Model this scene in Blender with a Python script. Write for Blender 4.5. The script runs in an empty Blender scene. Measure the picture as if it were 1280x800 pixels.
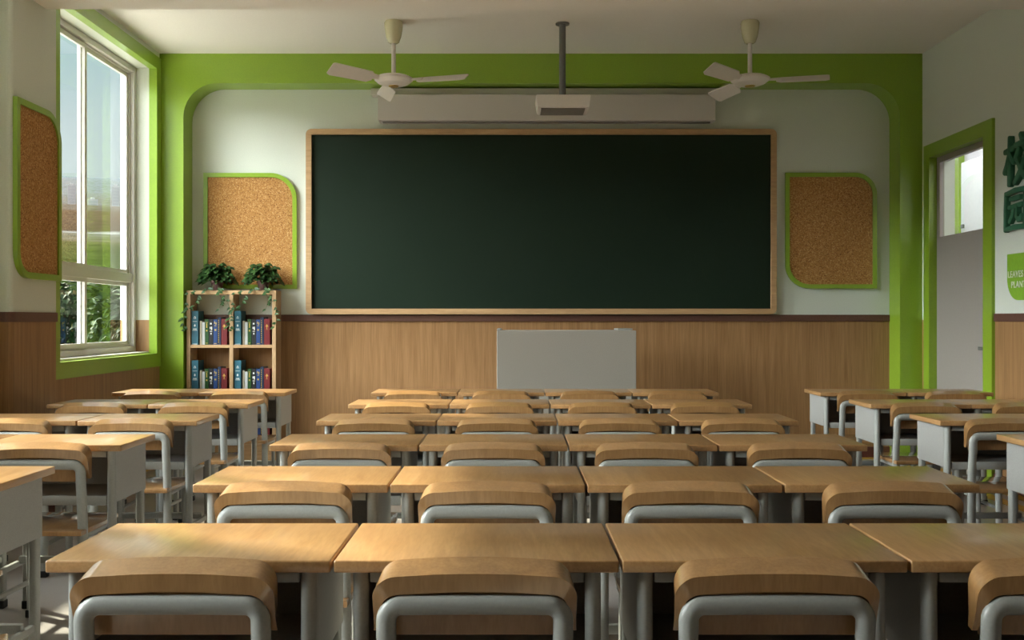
import bpy, bmesh, math, random
from mathutils import Vector, Matrix
from math import pi, sin, cos, radians
random.seed(7)
S = bpy.context.scene
COL = S.collection

# ------------------------------------------------------------------ tags
def tag(o, label, cat, group=None, kind=None):
    if label: o['label'] = label
    if cat: o['category'] = cat
    if group: o['group'] = group
    if kind: o['kind'] = kind
    return o
def empty(name, loc=(0,0,0), rz=0):
    o = bpy.data.objects.new(name, None); COL.objects.link(o)
    o.location = loc; o.rotation_euler = (0,0,rz); o.empty_display_size = .1
    return o
def copy_tree(o, parent=None):
    c = o.copy(); COL.objects.link(c); c.parent = parent
    for ch in list(o.children): copy_tree(ch, c)
    return c

# ------------------------------------------------------------------ materials
def nt(name):
    m = bpy.data.materials.new(name); m.use_nodes = True
    n = m.node_tree.nodes; l = m.node_tree.links
    return m, n, l, n['Principled BSDF']
def setb(b, col=None, rough=.5, metal=0, spec=.5, coat=0, coat_r=.1):
    if col: b.inputs['Base Color'].default_value = (*col, 1)
    b.inputs['Roughness'].default_value = rough
    b.inputs['Metallic'].default_value = metal
    b.inputs['Specular IOR Level'].default_value = spec
    b.inputs['Coat Weight'].default_value = coat
    b.inputs['Coat Roughness'].default_value = coat_r
def coords(n, l, kind='Object', scale=(1,1,1), rnd=False):
    tc = n.new('ShaderNodeTexCoord'); mp = n.new('ShaderNodeMapping')
    l.new(tc.outputs[kind], mp.inputs['Vector']); mp.inputs['Scale'].default_value = scale
    if rnd:
        oi = n.new('ShaderNodeObjectInfo'); mu = n.new('ShaderNodeVectorMath'); mu.operation = 'SCALE'
        cb = n.new('ShaderNodeCombineXYZ')
        for k in range(3): l.new(oi.outputs['Random'], cb.inputs[k])
        l.new(cb.outputs[0], mu.inputs[0]); mu.inputs['Scale'].default_value = 37.0
        l.new(mu.outputs[0], mp.inputs['Location'])
    return mp.outputs[0]
def ramp(n, l, fac, stops):
    r = n.new('ShaderNodeValToRGB'); e = r.color_ramp.elements
    while len(e) < len(stops): e.new(.5)
    for k, (p, c) in enumerate(stops):
        e[k].position = p; e[k].color = (*c, 1)
    l.new(fac, r.inputs[0]); return r.outputs[0]
def noise(n, l, vec, scale=5, detail=3, rough=.5, dist=0):
    t = n.new('ShaderNodeTexNoise'); l.new(vec, t.inputs['Vector'])
    t.inputs['Scale'].default_value = scale; t.inputs['Detail'].default_value = detail
    t.inputs['Roughness'].default_value = rough; t.inputs['Distortion'].default_value = dist
    return t.outputs['Fac']
def bump(n, l, b, h, strength=.1, dist=.01):
    bp = n.new('ShaderNodeBump'); bp.inputs['Strength'].default_value = strength
    bp.inputs['Distance'].default_value = dist
    l.new(h, bp.inputs['Height']); l.new(bp.outputs[0], b.inputs['Normal'])
def mixc(n, l, fac, a, b, blend='MIX'):
    m = n.new('ShaderNodeMix'); m.data_type = 'RGBA'; m.blend_type = blend
    for s, v in ((0, fac), (6, a), (7, b)):
        if hasattr(v, 'is_output'): l.new(v, m.inputs[s])
        elif s == 0: m.inputs[0].default_value = v
        else: m.inputs[s].default_value = (*v, 1)
    return m.outputs[2]
def plain(name, col, rough=.5, metal=0, spec=.5, grain=.06, gscale=60, coat=0, bmp=0):
    m, n, l, b = nt(name); setb(b, col, rough, metal, spec, coat)
    v = coords(n, l); f = noise(n, l, v, gscale, 3)
    lo = tuple(c*(1-grain) for c in col); hi = tuple(min(1, c*(1+grain)) for c in col)
    l.new(ramp(n, l, f, [(.3, lo), (.7, hi)]), b.inputs['Base Color'])
    if bmp: bump(n, l, b, f, bmp, .002)
    return m
def wood(name, dark, light, scale, rough=.35, coat=.4, rnd=True, coat_r=.18, ring=True, spec=.5):
    """scale: stretch of the coordinates; the smallest component runs along the grain"""
    m, n, l, b = nt(name); setb(b, light, rough, 0, spec, coat, coat_r)
    v = coords(n, l, 'Object', scale, rnd)
    f1 = noise(n, l, v, 1.0, 5, .6, 1.2 if ring else .3)
    c = ramp(n, l, f1, [(.28, dark), (.5, tuple((a+b_)/2 for a, b_ in zip(dark, light))), (.68, light)])
    v2 = coords(n, l, 'Object', tuple(s*9 for s in scale), rnd)
    f2 = noise(n, l, v2, 1.0, 2, .6)
    c2 = ramp(n, l, f2, [(.35, (.86,.84,.80)), (.62, (1,1,1))])
    l.new(mixc(n, l, 1.0, c, c2, 'MULTIPLY'), b.inputs['Base Color'])
    bump(n, l, b, f2, .03, .001)
    return m

M = {}
MAPLE_D, MAPLE_L = (.345,.180,.070), (.475,.275,.118)
M['top']   = wood('desk_top_wood', MAPLE_D, MAPLE_L, (16, 1.8, 16), rough=.32, coat=.6, coat_r=.17)
M['chairw']= wood('chair_wood', (.30,.155,.058), (.41,.225,.09), (14, 14, 2.2), rough=.28, coat=1.0, coat_r=.07)
M['frame_h'] = wood('board_frame_wood', (.40,.24,.115), (.53,.34,.17), (2, 30, 30), rough=.5, coat=.1)
M['shelf'] = wood('shelf_wood', (.40,.245,.12), (.51,.335,.18), (18, 18, 2.5), rough=.5, coat=.1)
M['metal'] = plain('grey_painted_steel', (.31,.315,.295), .38, 0, .5, .05, 150, coat=.2)
M['panel'] = plain('grey_steel_sheet', (.31,.305,.29), .45, 0, .5, .07, 220, bmp=.04)
M['rubber']= plain('black_rubber', (.012,.012,.012), .6)
M['green'] = plain('lime_green_paint', (.225,.36,.024), .33, 0, .5, .05, 90, coat=.25, bmp=.03)
M['white_frame'] = plain('white_window_plastic', (.62,.60,.57), .35, 0, .5, .02, 40)
M['ceil']  = plain('ceiling_plaster', (.78,.75,.71), .8, 0, .3, .03, 120, bmp=.03)
M['rail']  = plain('dark_brown_rail', (.11,.048,.033), .45, 0, .5, .12, 80)
M['base']  = plain('dark_red_baseboard', (.10,.028,.02), .45, 0, .5, .1, 60)
M['yellow']= plain('yellow_floor_border', (.50,.29,.03), .4, 0, .5, .12, 50)
M['door']  = plain('beige_grey_door', (.29,.262,.238), .55, 0, .4, .05, 160)
M['lectern'] = plain('light_grey_laminate', (.34,.315,.275), .5, 0, .45, .07, 170)
M['fan']   = plain('white_fan_enamel', (.72,.67,.64), .4, 0, .5, .02, 40)
M['cream'] = plain('cream_fan_plastic', (.60,.57,.38), .22, 0, .5, .02, 40, coat=.4)
M['brass'] = plain('brass_boss', (.55,.38,.12), .35, .6)
M['pole']  = plain('dark_grey_pole', (.14,.145,.14), .4, .3)
M['projector'] = plain('projector_plastic', (.78,.74,.73), .45, 0, .5, .02, 60)
M['vent']  = plain('projector_grey_underside', (.20,.18,.165), .5)
M['screen']= plain('screen_case_enamel', (.54,.505,.48), .45, 0, .5, .03, 120)
M['char']  = plain('dark_green_letter_foam', (.028,.13,.068), .5, 0, .4, .1, 40)
M['sign']  = plain('leaf_sign_green', (.22,.42,.03), .5, 0, .4, .05, 40)
M['signtxt'] = plain('pale_sign_lettering', (.62,.66,.50), .6)
M['pot']   = plain('brown_clay_pot', (.075,.035,.032), .65, 0, .3, .25, 30, bmp=.2)
M['soil']  = plain('potting_soil', (.03,.02,.012), .9, 0, .2, .4, 60)
M['vine']  = plain('green_vine_stem', (.06,.12,.025), .6)
M['page']  = plain('book_pages', (.62,.57,.47), .8, 0, .2, .1, 200)
M['white'] = plain('white_print', (.75,.75,.72), .6)
M['gold']  = plain('gold_print', (.62,.42,.10), .4, .4)

def chalk():
    m, n, l, b = nt('dark_green_chalkboard'); setb(b, (.010,.045,.024), .6, 0, .15)
    v = coords(n, l, 'Object', (1,1,1)); f = noise(n, l, v, 1.2, 3, .5)
    f2 = noise(n, l, coords(n, l, 'Object', (260,260,260)), 1, 2)
    c = ramp(n, l, f, [(.3, (.010,.021,.012)), (.7, (.012,.024,.014))])
    c2 = ramp(n, l, f2, [(.3, (.8,.8,.8)), (.7, (1,1,1))])
    l.new(mixc(n, l, 1, c, c2, 'MULTIPLY'), b.inputs['Base Color'])
    return m
M['chalk'] = chalk()
def cork():
    m, n, l, b = nt('cork'); setb(b, (.5,.27,.1), .85, 0, .2)
    v = coords(n, l, 'Object', (1,1,1))
    vo = n.new('ShaderNodeTexVoronoi'); vo.inputs['Scale'].default_value = 150; l.new(v, vo.inputs['Vector'])
    sp = n.new('ShaderNodeSeparateColor'); l.new(vo.outputs['Color'], sp.inputs[0])
    c = ramp(n, l, sp.outputs[0], [(.03, (.20,.085,.025)), (.22, (.345,.165,.050)), (.75, (.395,.20,.064)), (.97, (.54,.32,.13))])
    l.new(c, b.inputs['Base Color']); bump(n, l, b, sp.outputs[0], .25, .002)
    return m
M['cork'] = cork()
def wallmat():
    """pale plaster above 1.235 m, vertical-grain wood panelling below"""
    m, n, l, b = nt('wall_plaster_over_wood_panelling'); setb(b, (.6,.6,.5), .7, 0, .35)
    tc = n.new('ShaderNodeTexCoord'); sx = n.new('ShaderNodeSeparateXYZ'); l.new(tc.outputs['Object'], sx.inputs[0])
    st = n.new('ShaderNodeMath'); st.operation = 'GREATER_THAN'; l.new(sx.outputs['Z'], st.inputs[0]); st.inputs[1].default_value = 1.25
    ad = n.new('ShaderNodeMath'); ad.operation = 'ADD'; l.new(sx.outputs['X'], ad.inputs[0]); l.new(sx.outputs['Y'], ad.inputs[1])
    cb = n.new('ShaderNodeCombineXYZ'); l.new(ad.outputs[0], cb.inputs['X']); l.new(sx.outputs['Z'], cb.inputs['Z'])
    def mp(s):
        k = n.new('ShaderNodeMapping'); k.inputs['Scale'].default_value = s; l.new(cb.outputs[0], k.inputs['Vector']); return k.outputs[0]
    f = noise(n, l, mp((22, 1, 1.1)), 1, 4, .6, .4)
    f2 = noise(n, l, mp((150, 1, 3)), 1, 3, .6)
    wc = ramp(n, l, f, [(.3, (.262,.140,.058)), (.5, (.320,.175,.075)), (.7, (.378,.212,.094))])
    wg = ramp(n, l, f2, [(.35, (.80,.78,.76)), (.6, (1,1,1))])
    w = mixc(n, l, 1, wc, wg, 'MULTIPLY')
    pf = noise(n, l, coords(n, l, 'Object'), 120, 3)
    pc = ramp(n, l, pf, [(.3, (.605,.64,.57)), (.7, (.655,.69,.62))])
    l.new(mixc(n, l, st.outputs[0], w, pc), b.inputs['Base Color'])
    rg = n.new('ShaderNodeMapRange'); l.new(st.outputs[0], rg.inputs[0])
    rg.inputs[3].default_value = .40; rg.inputs[4].default_value = .8
    l.new(rg.outputs[0], b.inputs['Roughness']); bump(n, l, b, pf, .04, .002)
    return m
M['wall'] = wallmat()
def floormat():
    m, n, l, b = nt('polished_grey_floor'); setb(b, (.3,.28,.26), .28, 0, .5)
    v = coords(n, l); f = noise(n, l, v, 3, 5, .6); f2 = noise(n, l, v, 160, 2)
    c = ramp(n, l, f, [(.3, (.36,.335,.315)), (.7, (.43,.40,.38))])
    c2 = ramp(n, l, f2, [(.3, (.88,.88,.88)), (.7, (1,1,1))])
    l.new(mixc(n, l, 1, c, c2, 'MULTIPLY'), b.inputs['Base Color'])
    return m
M['floor'] = floormat()
def glass(name, tint=(1,1,1), ior=1.5):
    m = bpy.data.materials.new(name); m.use_nodes = True; n = m.node_tree.nodes; l = m.node_tree.links
    n.remove(n['Principled BSDF']); out = n['Material Output']
    t = n.new('ShaderNodeBsdfTransparent'); t.inputs[0].default_value = (*tint, 1)
    g = n.new('ShaderNodeBsdfGlossy'); g.inputs['Roughness'].default_value = 0; g.inputs[0].default_value = (1,1,1,1)
    fr = n.new('ShaderNodeFresnel'); fr.inputs['IOR'].default_value = ior
    ge = n.new('ShaderNodeNewGeometry'); fb = n.new('ShaderNodeMath'); fb.operation = 'SUBTRACT'; fb.inputs[0].default_value = 1; l.new(ge.outputs['Backfacing'], fb.inputs[1])
    fm = n.new('ShaderNodeMath'); fm.operation = 'MULTIPLY'; l.new(fr.outputs[0], fm.inputs[0]); l.new(fb.outputs[0], fm.inputs[1])
    mx = n.new('ShaderNodeMixShader'); l.new(fm.outputs[0], mx.inputs[0]); l.new(t.outputs[0], mx.inputs[1]); l.new(g.outputs[0], mx.inputs[2])
    l.new(mx.outputs[0], out.inputs[0]); return m
M['glass'] = glass('window_glass', (.93,.96,.95), 1.8)
def emis(name, col, s):
    m, n, l, b = nt(name); setb(b, col, .5)
    b.inputs['Emission Color'].default_value = (*col, 1); b.inputs['Emission Strength'].default_value = s
    return m
def leafmat():
    m, n, l, b = nt('pothos_leaf'); setb(b, (.05,.13,.03), .5, 0, .25)
    f = noise(n, l, coords(n, l), 22, 3)
    l.new(ramp(n, l, f, [(.3, (.008,.028,.008)), (.55, (.024,.066,.014)), (.85, (.085,.14,.035))]), b.inputs['Base Color'])
    return m
M['leaf'] = leafmat()

# ------------------------------------------------------------------ mesh builder
class MB:
    def __init__(s): s.bm = bmesh.new()
    def box(s, x0, x1, y0, y1, z0, z1, bev=0, seg=2):
        vs = [s.bm.verts.new((x, y, z)) for z in (z0, z1) for x, y in ((x0,y0),(x1,y0),(x1,y1),(x0,y1))]
        fs = []
        for q in ((3,2,1,0),(4,5,6,7),(0,1,5,4),(1,2,6,5),(2,3,7,6),(3,0,4,7)):
            fs.append(s.bm.faces.new([vs[k] for k in q]))
        if bev:
            es = list({e for f in fs for e in f.edges})
            bmesh.ops.bevel(s.bm, geom=es, offset=bev, segments=seg, affect='EDGES', profile=.5)
        return s
    def ring(s, pts): return [s.bm.verts.new(p) for p in pts]
    def loft(s, rings, closed=True, caps=True):
        R = [s.ring(r) for r in rings]
        n = len(R[0])
        for a, b in zip(R, R[1:]):
            for k in range(n if closed else n-1):
                s.bm.faces.new((a[k], a[(k+1) % n], b[(k+1) % n], b[k]))
        if caps:
            s.bm.faces.new(list(reversed(R[0]))); s.bm.faces.new(R[-1])
        return s
    def tube(s, path, r, r2=None, seg=12, up=(0,0,1), caps=True):
        """sweep an ellipse (r across, r2 along `up`-ish) along a path"""
        r2 = r2 or r; P = [Vector(p) for p in path]; rings = []
        prev = None
        for i, p in enumerate(P):
            t = (P[min(i+1, len(P)-1)] - P[max(i-1, 0)]).normalized()
            u = Vector(up) - t*Vector(up).dot(t)
            if u.length < 1e-3: u = Vector((1,0,0)) - t*t.x
            u.normalize(); w = t.cross(u)
            rings.append([p + w*cos(2*pi*k/seg)*r + u*sin(2*pi*k/seg)*r2 for k in range(seg)])
        return s.loft(rings, True, caps)
    def lathe(s, prof, c=(0,0,0), seg=32):
        rings = [[(c[0]+r*cos(2*pi*k/seg), c[1]+r*sin(2*pi*k/seg), c[2]+z) for k in range(seg)] for r, z in prof]
        return s.loft(rings, True, True)
    def prism(s, pts, axis, a, b, holes=None, bev=0):
        """extrude 2-D polygon; axis 'x' -> pts are (y,z); 'y' -> (x,z); 'z' -> (x,y)"""
        def P(p, t): return {'x': (t, p[0], p[1]), 'y': (p[0], t, p[1]), 'z': (p[0], p[1], t)}[axis]
        A = [s.bm.verts.new(P(p, a)) for p in pts]; B = [s.bm.verts.new(P(p, b)) for p in pts]
        n = len(pts); fs = []
        for k in range(n): fs.append(s.bm.faces.new((A[k], A[(k+1) % n], B[(k+1) % n], B[k])))
        fs.append(s.bm.faces.new(list(reversed(A)))); fs.append(s.bm.faces.new(B))
        if bev:
            es = list(set(fs[-1].edges) | set(fs[-2].edges))
            bmesh.ops.bevel(s.bm, geom=es, offset=bev, segments=2, affect='EDGES', profile=.5)
        return s
    def frame(s, outer, inner, axis, a, b):
        """closed band between two outlines with the same point count"""
        def P(p, t): return {'x': (t, p[0], p[1]), 'y': (p[0], t, p[1]), 'z': (p[0], p[1], t)}[axis]
        n = len(outer)
        V = [[s.bm.verts.new(P(p, t)) for p in o] for o, t in ((outer,a),(outer,b),(inner,b),(inner,a))]
        for i in range(4):
            A, B = V[i], V[(i+1) % 4]
            for k in range(n): s.bm.faces.new((A[k], A[(k+1) % n], B[(k+1) % n], B[k]))
        return s
    def build(s, name, mat, parent=None, smooth=None, loc=None):
        bmesh.ops.recalc_face_normals(s.bm, faces=s.bm.faces[:])
        me = bpy.data.meshes.new(name); s.bm.to_mesh(me); s.bm.free()
        me.materials.append(mat)
        if smooth is not None:
            me.polygons.foreach_set('use_smooth', [True]*len(me.polygons))
            me.set_sharp_from_angle(angle=radians(smooth))
        o = bpy.data.objects.new(name, me); COL.objects.link(o)
        if parent: o.parent = parent
        if loc: o.location = loc
        return o
def struct(o):
    o['kind'] = 'structure'; return o
def rrect(x0, x1, z0, z1, r, seg=8):
    """rounded rectangle; r = radii for (bl, br, tr, tl)"""
    if not hasattr(r, '__len__'): r = (r,)*4
    out = []
    for (cx, cz, sx, sz, a0), rr in zip(((x0,z0,1,1,pi), (x1,z0,-1,1,1.5*pi), (x1,z1,-1,-1,0), (x0,z1,1,-1,.5*pi)), r):
        rr = max(rr, 1e-4); ox, oz = cx+sx*rr, cz+sz*rr
        for k in range(seg+1):
            a = a0 + .5*pi*k/seg; out.append((ox+rr*cos(a), oz+rr*sin(a)))
    return out

# ------------------------------------------------------------------ dimensions
XL, XR, YB, YF, YR, ZC = -3.113, 3.625, 9.30, 9.045, -4.2, 3.603
XO = -3.42                                     # outer face of the window wall
WIN = [(7.02, 8.943), (3.76, 5.683), (1.10, 2.35)]  # third opening is unseen, sized for the light it gives the near rows
PIL = [(6.05, 6.645), (2.79, 3.385), (-.47, .125), (-3.73, -3.13)]
WZ0, WZ1 = .955, 3.45
DOOR = (7.826, 8.845, 2.656)

# ------------------------------------------------------------------ room shell
struct(MB().box(XO, 6.4, YR-.2, 18.2, -.12, 0).build('floor', M['floor']))
struct(MB().box(XO, XR+.2, YR-.2, YB+.2, ZC, ZC+.15).build('ceiling', M['ceil']))
struct(MB().box(XO, XR+.2, YB, YB+.2, 0, ZC).build('wall_back', M['wall']))
struct(MB().box(XO, XR+.2, YR-.2, YR, 0, ZC).build('wall_front', M['wall']))
# window wall with three openings
w = MB()
ed = [YR] + [v for a in sorted(WIN) for v in a] + [YB]
for k in range(0, len(ed), 2): w.box(XO, XL, ed[k], ed[k+1], 0, ZC)
for a, b in WIN:
    w.box(XO, XL, a, b, 0, WZ0); w.box(XO, XL, a, b, WZ1, ZC)
struct(w.build('wall_left', M['wall']))
# right wall with the door opening
w = MB()
w.box(XR, XR+.2, YR, DOOR[0], 0, ZC).box(XR, XR+.2, DOOR[1], YB, 0, ZC).box(XR, XR+.2, DOOR[0], DOOR[1], DOOR[2], ZC)
struct(w.build('wall_right', M['wall']))
# pilasters between the windows
XP = -2.959
for k, (a, b) in enumerate(PIL):
    pts = [(XL-.02, a), (XP-.03, a)] + [(XP-.03+.03*sin(t*pi/8), a+.03-.03*cos(t*pi/8)) for t in range(1, 5)] + [(XP, b), (XL-.02, b)]
    o = struct(MB().prism(pts, 'z', 0, ZC).build('wall_pilaster', M['wall']))
    # rail and baseboard wrap the pilaster
    for nm, z0, z1, e, mt in (('trim_%d' % (k+1), 1.238, 1.298, .012, 'rail'), ('baseboard_pilaster', 0, .10, .010, 'base')):
        pts2 = [(XL-.01, a-e), (XP-.03, a-e)] + [(XP-.03+(.03+e)*sin(t*pi/8), a+.03-(.03+e)*cos(t*pi/8)) for t in range(1, 5)] + [(XP+e, b+.0), (XL-.01, b+.0)]
        struct(MB().prism(pts2, 'z', z0, z1).build(nm, M[mt]))
# ceiling beam
struct(MB().box(XL-.01, XR+.01, 6.14, 6.508, 3.225, ZC).build('ceiling_beam', M['ceil']))
struct(MB().box(XL-.01, XR+.01, 2.9, 3.27, 3.225, ZC).build('ceiling_beam', M['ceil']))
# rails and baseboards
struct(MB().box(XL, 3.45, YB-.015, YB, 1.238, 1.298, .003).build('trim_4', M['rail']))
struct(MB().box(XR-.012, XR, YR, 7.683, 1.238, 1.298, .003).build('trim_5', M['rail']))
struct(MB().box(-2.0, 3.45, YB-.014, YB, 0, .10, .003).build('baseboard_back', M['base']))
struct(MB().box(XR-.012, XR, YR, 7.683, 0, .10, .003).build('baseboard_right', M['base']))
struct(MB().box(XL, XL+.012, 6.66, YF, 0, .10, .003).box(XL, XL+.012, 3.40, 6.03, 0, .10, .003).build('baseboard_left', M['base']))
yb = MB()
yb.box(XL+.01, 3.62, YB-.10, YB-.015, 0, .004).box(XR-.10, XR-.015, 3.0, 9.0, 0, .004).box(XR-.29, XR-.20, 3.0, 9.0, 0, .004)
yb.box(XL+.015, XL+.10, 6.7, 9.0, 0, .004).box(XL+.015, XL+.10, 3.4, 6.0, 0, .004)
struct(yb.build('trim_6', M['yellow']))
# green arch surround in front of the end wall
def arch(xa, xb, zt, r, seg=10):
    p = [(xa, 0)]
    p += [(xa+r-r*cos(k*pi/2/seg), zt-r+r*sin(k*pi/2/seg)) for k in range(seg+1)]
    p += [(xb-r+r*sin(k*pi/2/seg), zt-r+r*cos(k*pi/2/seg)) for k in range(seg+1)]
    return p + [(xb, 0)]
inner = arch(-2.903, 3.427, 3.342, .30)
n = len(inner)
def oc(X, xi, k):
    zs = 3.342-.30
    return (X, zs+(ZC-zs)*k/5) if k <= 5 else (X+(xi-X)*(k-5)/5, ZC)
outer = [(XL, 0)] + [oc(XL, -2.603, k) for k in range(11)] + [oc(XR, 3.127, k) for k in range(10, -1, -1)] + [(XR, 0)]
g = MB(); g.bm.free(); g.bm = bmesh.new()
F = lambda p, y: g.bm.verts.new((p[0], y, p[1]))
o_f = [F(p, YF) for p in outer]; i_f = [F(p, YF) for p in inner]
i_b = [F(p, YB+.001) for p in inner]
for k in range(n-1):
    g.bm.faces.new((o_f[k], o_f[k+1], i_f[k+1], i_f[k]))
    g.bm.faces.new((i_f[k], i_f[k+1], i_b[k+1], i_b[k]))
vt = [F((-.5, ZC), YF)]; g.bm.verts.remove(vt[0])
struct(g.build('trim_7', M['green'], smooth=35))

# ------------------------------------------------------------------ windows
def window(idx, y0, y1):
    root = empty('window_%d' % idx, (XL, (y0+y1)/2, WZ0)); struct(root)
    def P(mb, name, mat, par=root):
        o = mb.build(name, M[mat], par)
        o.matrix_parent_inverse = Matrix.Translation(-Vector(root.location)) if par is root else Matrix.Identity(4)
        return o
    e = .004
    c = MB()   # green casing lines the edge of the opening
    o_ = [(y0-.105, WZ0-.112), (y1+.100, WZ0-.112), (y1+.100, WZ1+.105), (y0-.105, WZ1+.105)]
    i_ = [(y0+e, WZ0+e), (y1-e, WZ0+e), (y1-e, WZ1-e), (y0+e, WZ1-e)]
    c.frame(o_, i_, 'x', XL-.055, XL+.014)
    P(c, 'window_casing', 'green')
    P(MB().box(XL-.30, XL-.056, y0+.002, y1-.002, WZ0+.001, WZ0+.02, .003), 'window_sill', 'white_frame')
    f = MB()   # fixed outer frame and transom
    a, b, z0, z1 = y0+.003, y1-.003, WZ0+.021, WZ1-.003
    xf0, xf1 = -3.372, -3.284
    R = lambda t: [(a+t, z0+t), (b-t, z0+t), (b-t, z1-t), (a+t, z1-t)]
    f.frame(R(0), R(.045), 'x', xf0, xf1)
    f.frame(R(.045), R(.062), 'x', xf0, xf1-.03)
    f.box(xf0, xf1-.012, a+.045, b-.045, 1.575, 1.652, .003)
    P(f, 'window_frame', 'white_frame')
    mid = (y0+y1)/2 - .06
    for (zz0, zz1) in ((z0+.062, 1.576), (1.651, z1-.062)):
        for j, (ya, yb_) in enumerate(((a+.06, mid+.028), (mid-.028, b-.06))):
            x0 = -3.352 + (.028 if j == 0 else 0); x1 = x0+.024
            t = .040
            s = MB()
            q = lambda t: [(ya+t, zz0+t*.8), (yb_-t, zz0+t*.8), (yb_-t, zz1-t*.8), (ya+t, zz1-t*.8)]
            s.frame(q(0), q(t), 'x', x0, x1)
            so = P(s, 'window_sash', 'white_frame')
            g = MB().box(x0+.010, x0+.014, ya+t-.004, yb_-t+.004, zz0+t*.8-.004, zz1-t*.8+.004)
            go = g.build('window_pane', M['glass'], so)
    return root
for k, (a, b) in enumerate(WIN): window(k+1, a, b)

# ------------------------------------------------------------------ door
droot = struct(empty('door_1', (XR, 8.33, 0)))
def DP(mb, name, mat, par=None, **kw):
    o = mb.build(name, M[mat], par or droot, **kw)
    if par is None: o.matrix_parent_inverse = Matrix.Translation(-Vector(droot.location))
    return o
y0, y1, zt = DOOR
c = MB()
e = .004
op = [(7.684, 0), (7.684, 2.766), (8.957, 2.766), (8.957, 0)]
ip = [(y0+e, 0), (y0+e, zt-e), (y1-e, zt-e), (y1-e, 0)]
for k in range(3):
    A, B, C_, D_ = op[k], op[k+1], ip[k+1], ip[k]
    c.prism([A, B, C_, D_], 'x', XR-.025, XR+.10)
DP(c, 'door_casing', 'green')
leaf = MB(); xa, xb = 3.667, 3.707
leaf.box(xa, xb, y0+.006, y1-.006, .005, 1.962)
leaf.box(xa, xb, y0+.006, y0+.075, 1.962, 2.60).box(xa, xb, y1-.065, y1-.006, 1.962, 2.60)
leaf.box(xa, xb, y0+.006, y1-.006, 2.60, zt-.006)
lf = DP(leaf, 'door_leaf', 'door')
pane = MB().box(xa+.015, xa+.021, y0+.073, y1-.063, 1.960, 2.602).build('door_pane', M['glass'], lf)
MB().box(3.625, xa+.002, y0+.03, y0+.05, 1.02, 1.04).box(3.625, 3.643, y0+.03, y0+.15, 1.015, 1.045, .006).build('door_handle', M['pole'], lf)

# corridor beyond the door
cw = MB()
cw.box(6.2, 6.35, 2, 18.2, 0, 4.0).box(XR+.2, 6.35, 18.0, 18.2, 0, 4.0).box(XR+.2, 6.35, 2, 2.2, 0, 4.0)
cw.box(XR, XR+.2, YB, 18.0, 0, 4.0)
struct(cw.build('wall_corridor', plain('white_corridor_paint', (.80,.79,.82), .7)))
struct(MB().box(XR+.2, 6.35, 2, 18.2, 4.0, 4.1).build('ceiling_corridor', M['ceil']))
struct(MB().box(6.12, 6.2, 14.03, 14.2, 0, 3.6, .004).build('trim_8', M['green']))
struct(MB().box(6.14, 6.2, 14.2, 14.5, 0, 3.6, .004).build('trim_9', M['white_frame']))
o = empty('corridor_slab', (6.0, 12.6, 0))  # invented box standing in for the pale panel behind the door glass
MB().box(-.14, .198, -1.9, .77, 0, 3.3, .01).build('body', plain('pale_green_grey_laminate', (.60,.64,.60), .4), o)
MB().box(-.165, -.14, .66, .73, 2.44, 2.49, .004).build('latch', M['pole'], o)
tag(o, 'tall pale stand-in cabinet in the corridor seen through the door glass', 'slab')
lampm = emis('corridor_fill_glow', (1,.98,1), 80)  # glow of unseen fixtures, added to brighten the corridor
for yy in (5.0, 8.5, 12.5, 15.5):
    o = empty('corridor_fill_light', (5.1, yy, 3.92))
    MB().box(-.12, .12, -.62, .62, .03, .08, .006).build('housing', M['white_frame'], o)
    MB().box(-.08, .08, -.58, .58, 0, .032, .01).build('diffuser', lampm, o)
    tag(o, 'unseen fill light added to brighten the corridor beyond the door', 'ceiling light', 'corridor fill lights')

# ------------------------------------------------------------------ chalkboard, screen, corkboards
bx0, bx1, bz0, bz1 = -1.862, 2.391, 1.302, 2.976
cb = empty('chalkboard', ((bx0+bx1)/2, YB, bz0))
tag(cb, 'wide dark green chalkboard in a light wood frame on the end wall', 'chalkboard')
cx = (bx0+bx1)/2; hw = (bx1-bx0)/2; H = bz1-bz0
MB().prism(rrect(-hw+.02, hw-.02, .02, H-.02, .01), 'y', -.03, -.001).build('writing_surface', M['chalk'], cb)
MB().frame(rrect(-hw, hw, 0, H, .05), rrect(-hw+.05, hw-.05, .05, H-.05, .001), 'y', -.055, -.0005).build('frame', M['frame_h'], cb, smooth=40)

sc = empty('projection_screen', (.31, YB, 3.03))
tag(sc, 'long off-white pull-down screen case mounted above the chalkboard', 'projection screen')
MB().box(-1.505, 1.505, -.175, -.001, 0, .232, .004).build('case', M['screen'], sc)
MB().box(-1.575, 1.575, -.125, -.001, .240, .297, .003).build('mounting_rail', M['screen'], sc)
MB().box(-1.47, 1.47, -.115, -.075, -.012, .001, .003).build('bottom_bar', M['vent'], sc)

def corkboard(name, w_, h_, r1, r2, label, flip=1):
    root = empty(name)
    o_ = rrect(-w_/2, w_/2, 0, h_, (r1, .002, r2, .002), 12)
    t = .038
    i_ = rrect(-w_/2+t, w_/2-t, t, h_-t, (r1-t, .002, r2-t, .002), 12)
    MB().frame(o_, i_, 'y', -.028, -.0005).build('frame', M['green'], root, smooth=40)
    MB().prism(rrect(-w_/2+t*.5, w_/2-t*.5, t*.5, h_-t*.5, (r1-t*.5, .002, r2-t*.5, .002), 12), 'y', -.016, -.001).build('cork_panel', M['cork'], root)
    tag(root, label, 'corkboard', 'leaf-shaped corkboards')
    return root
c1 = corkboard('corkboard', .845, 1.05, .24, .24, 'green-framed corkboard on the end wall behind the potted plants'); c1.location = (-2.373, YB, 1.532)
c2 = corkboard('corkboard', .83, 1.05, .22, .20, 'green-framed corkboard on the end wall right of the chalkboard'); c2.location = (2.892, YB, 1.535)
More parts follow.
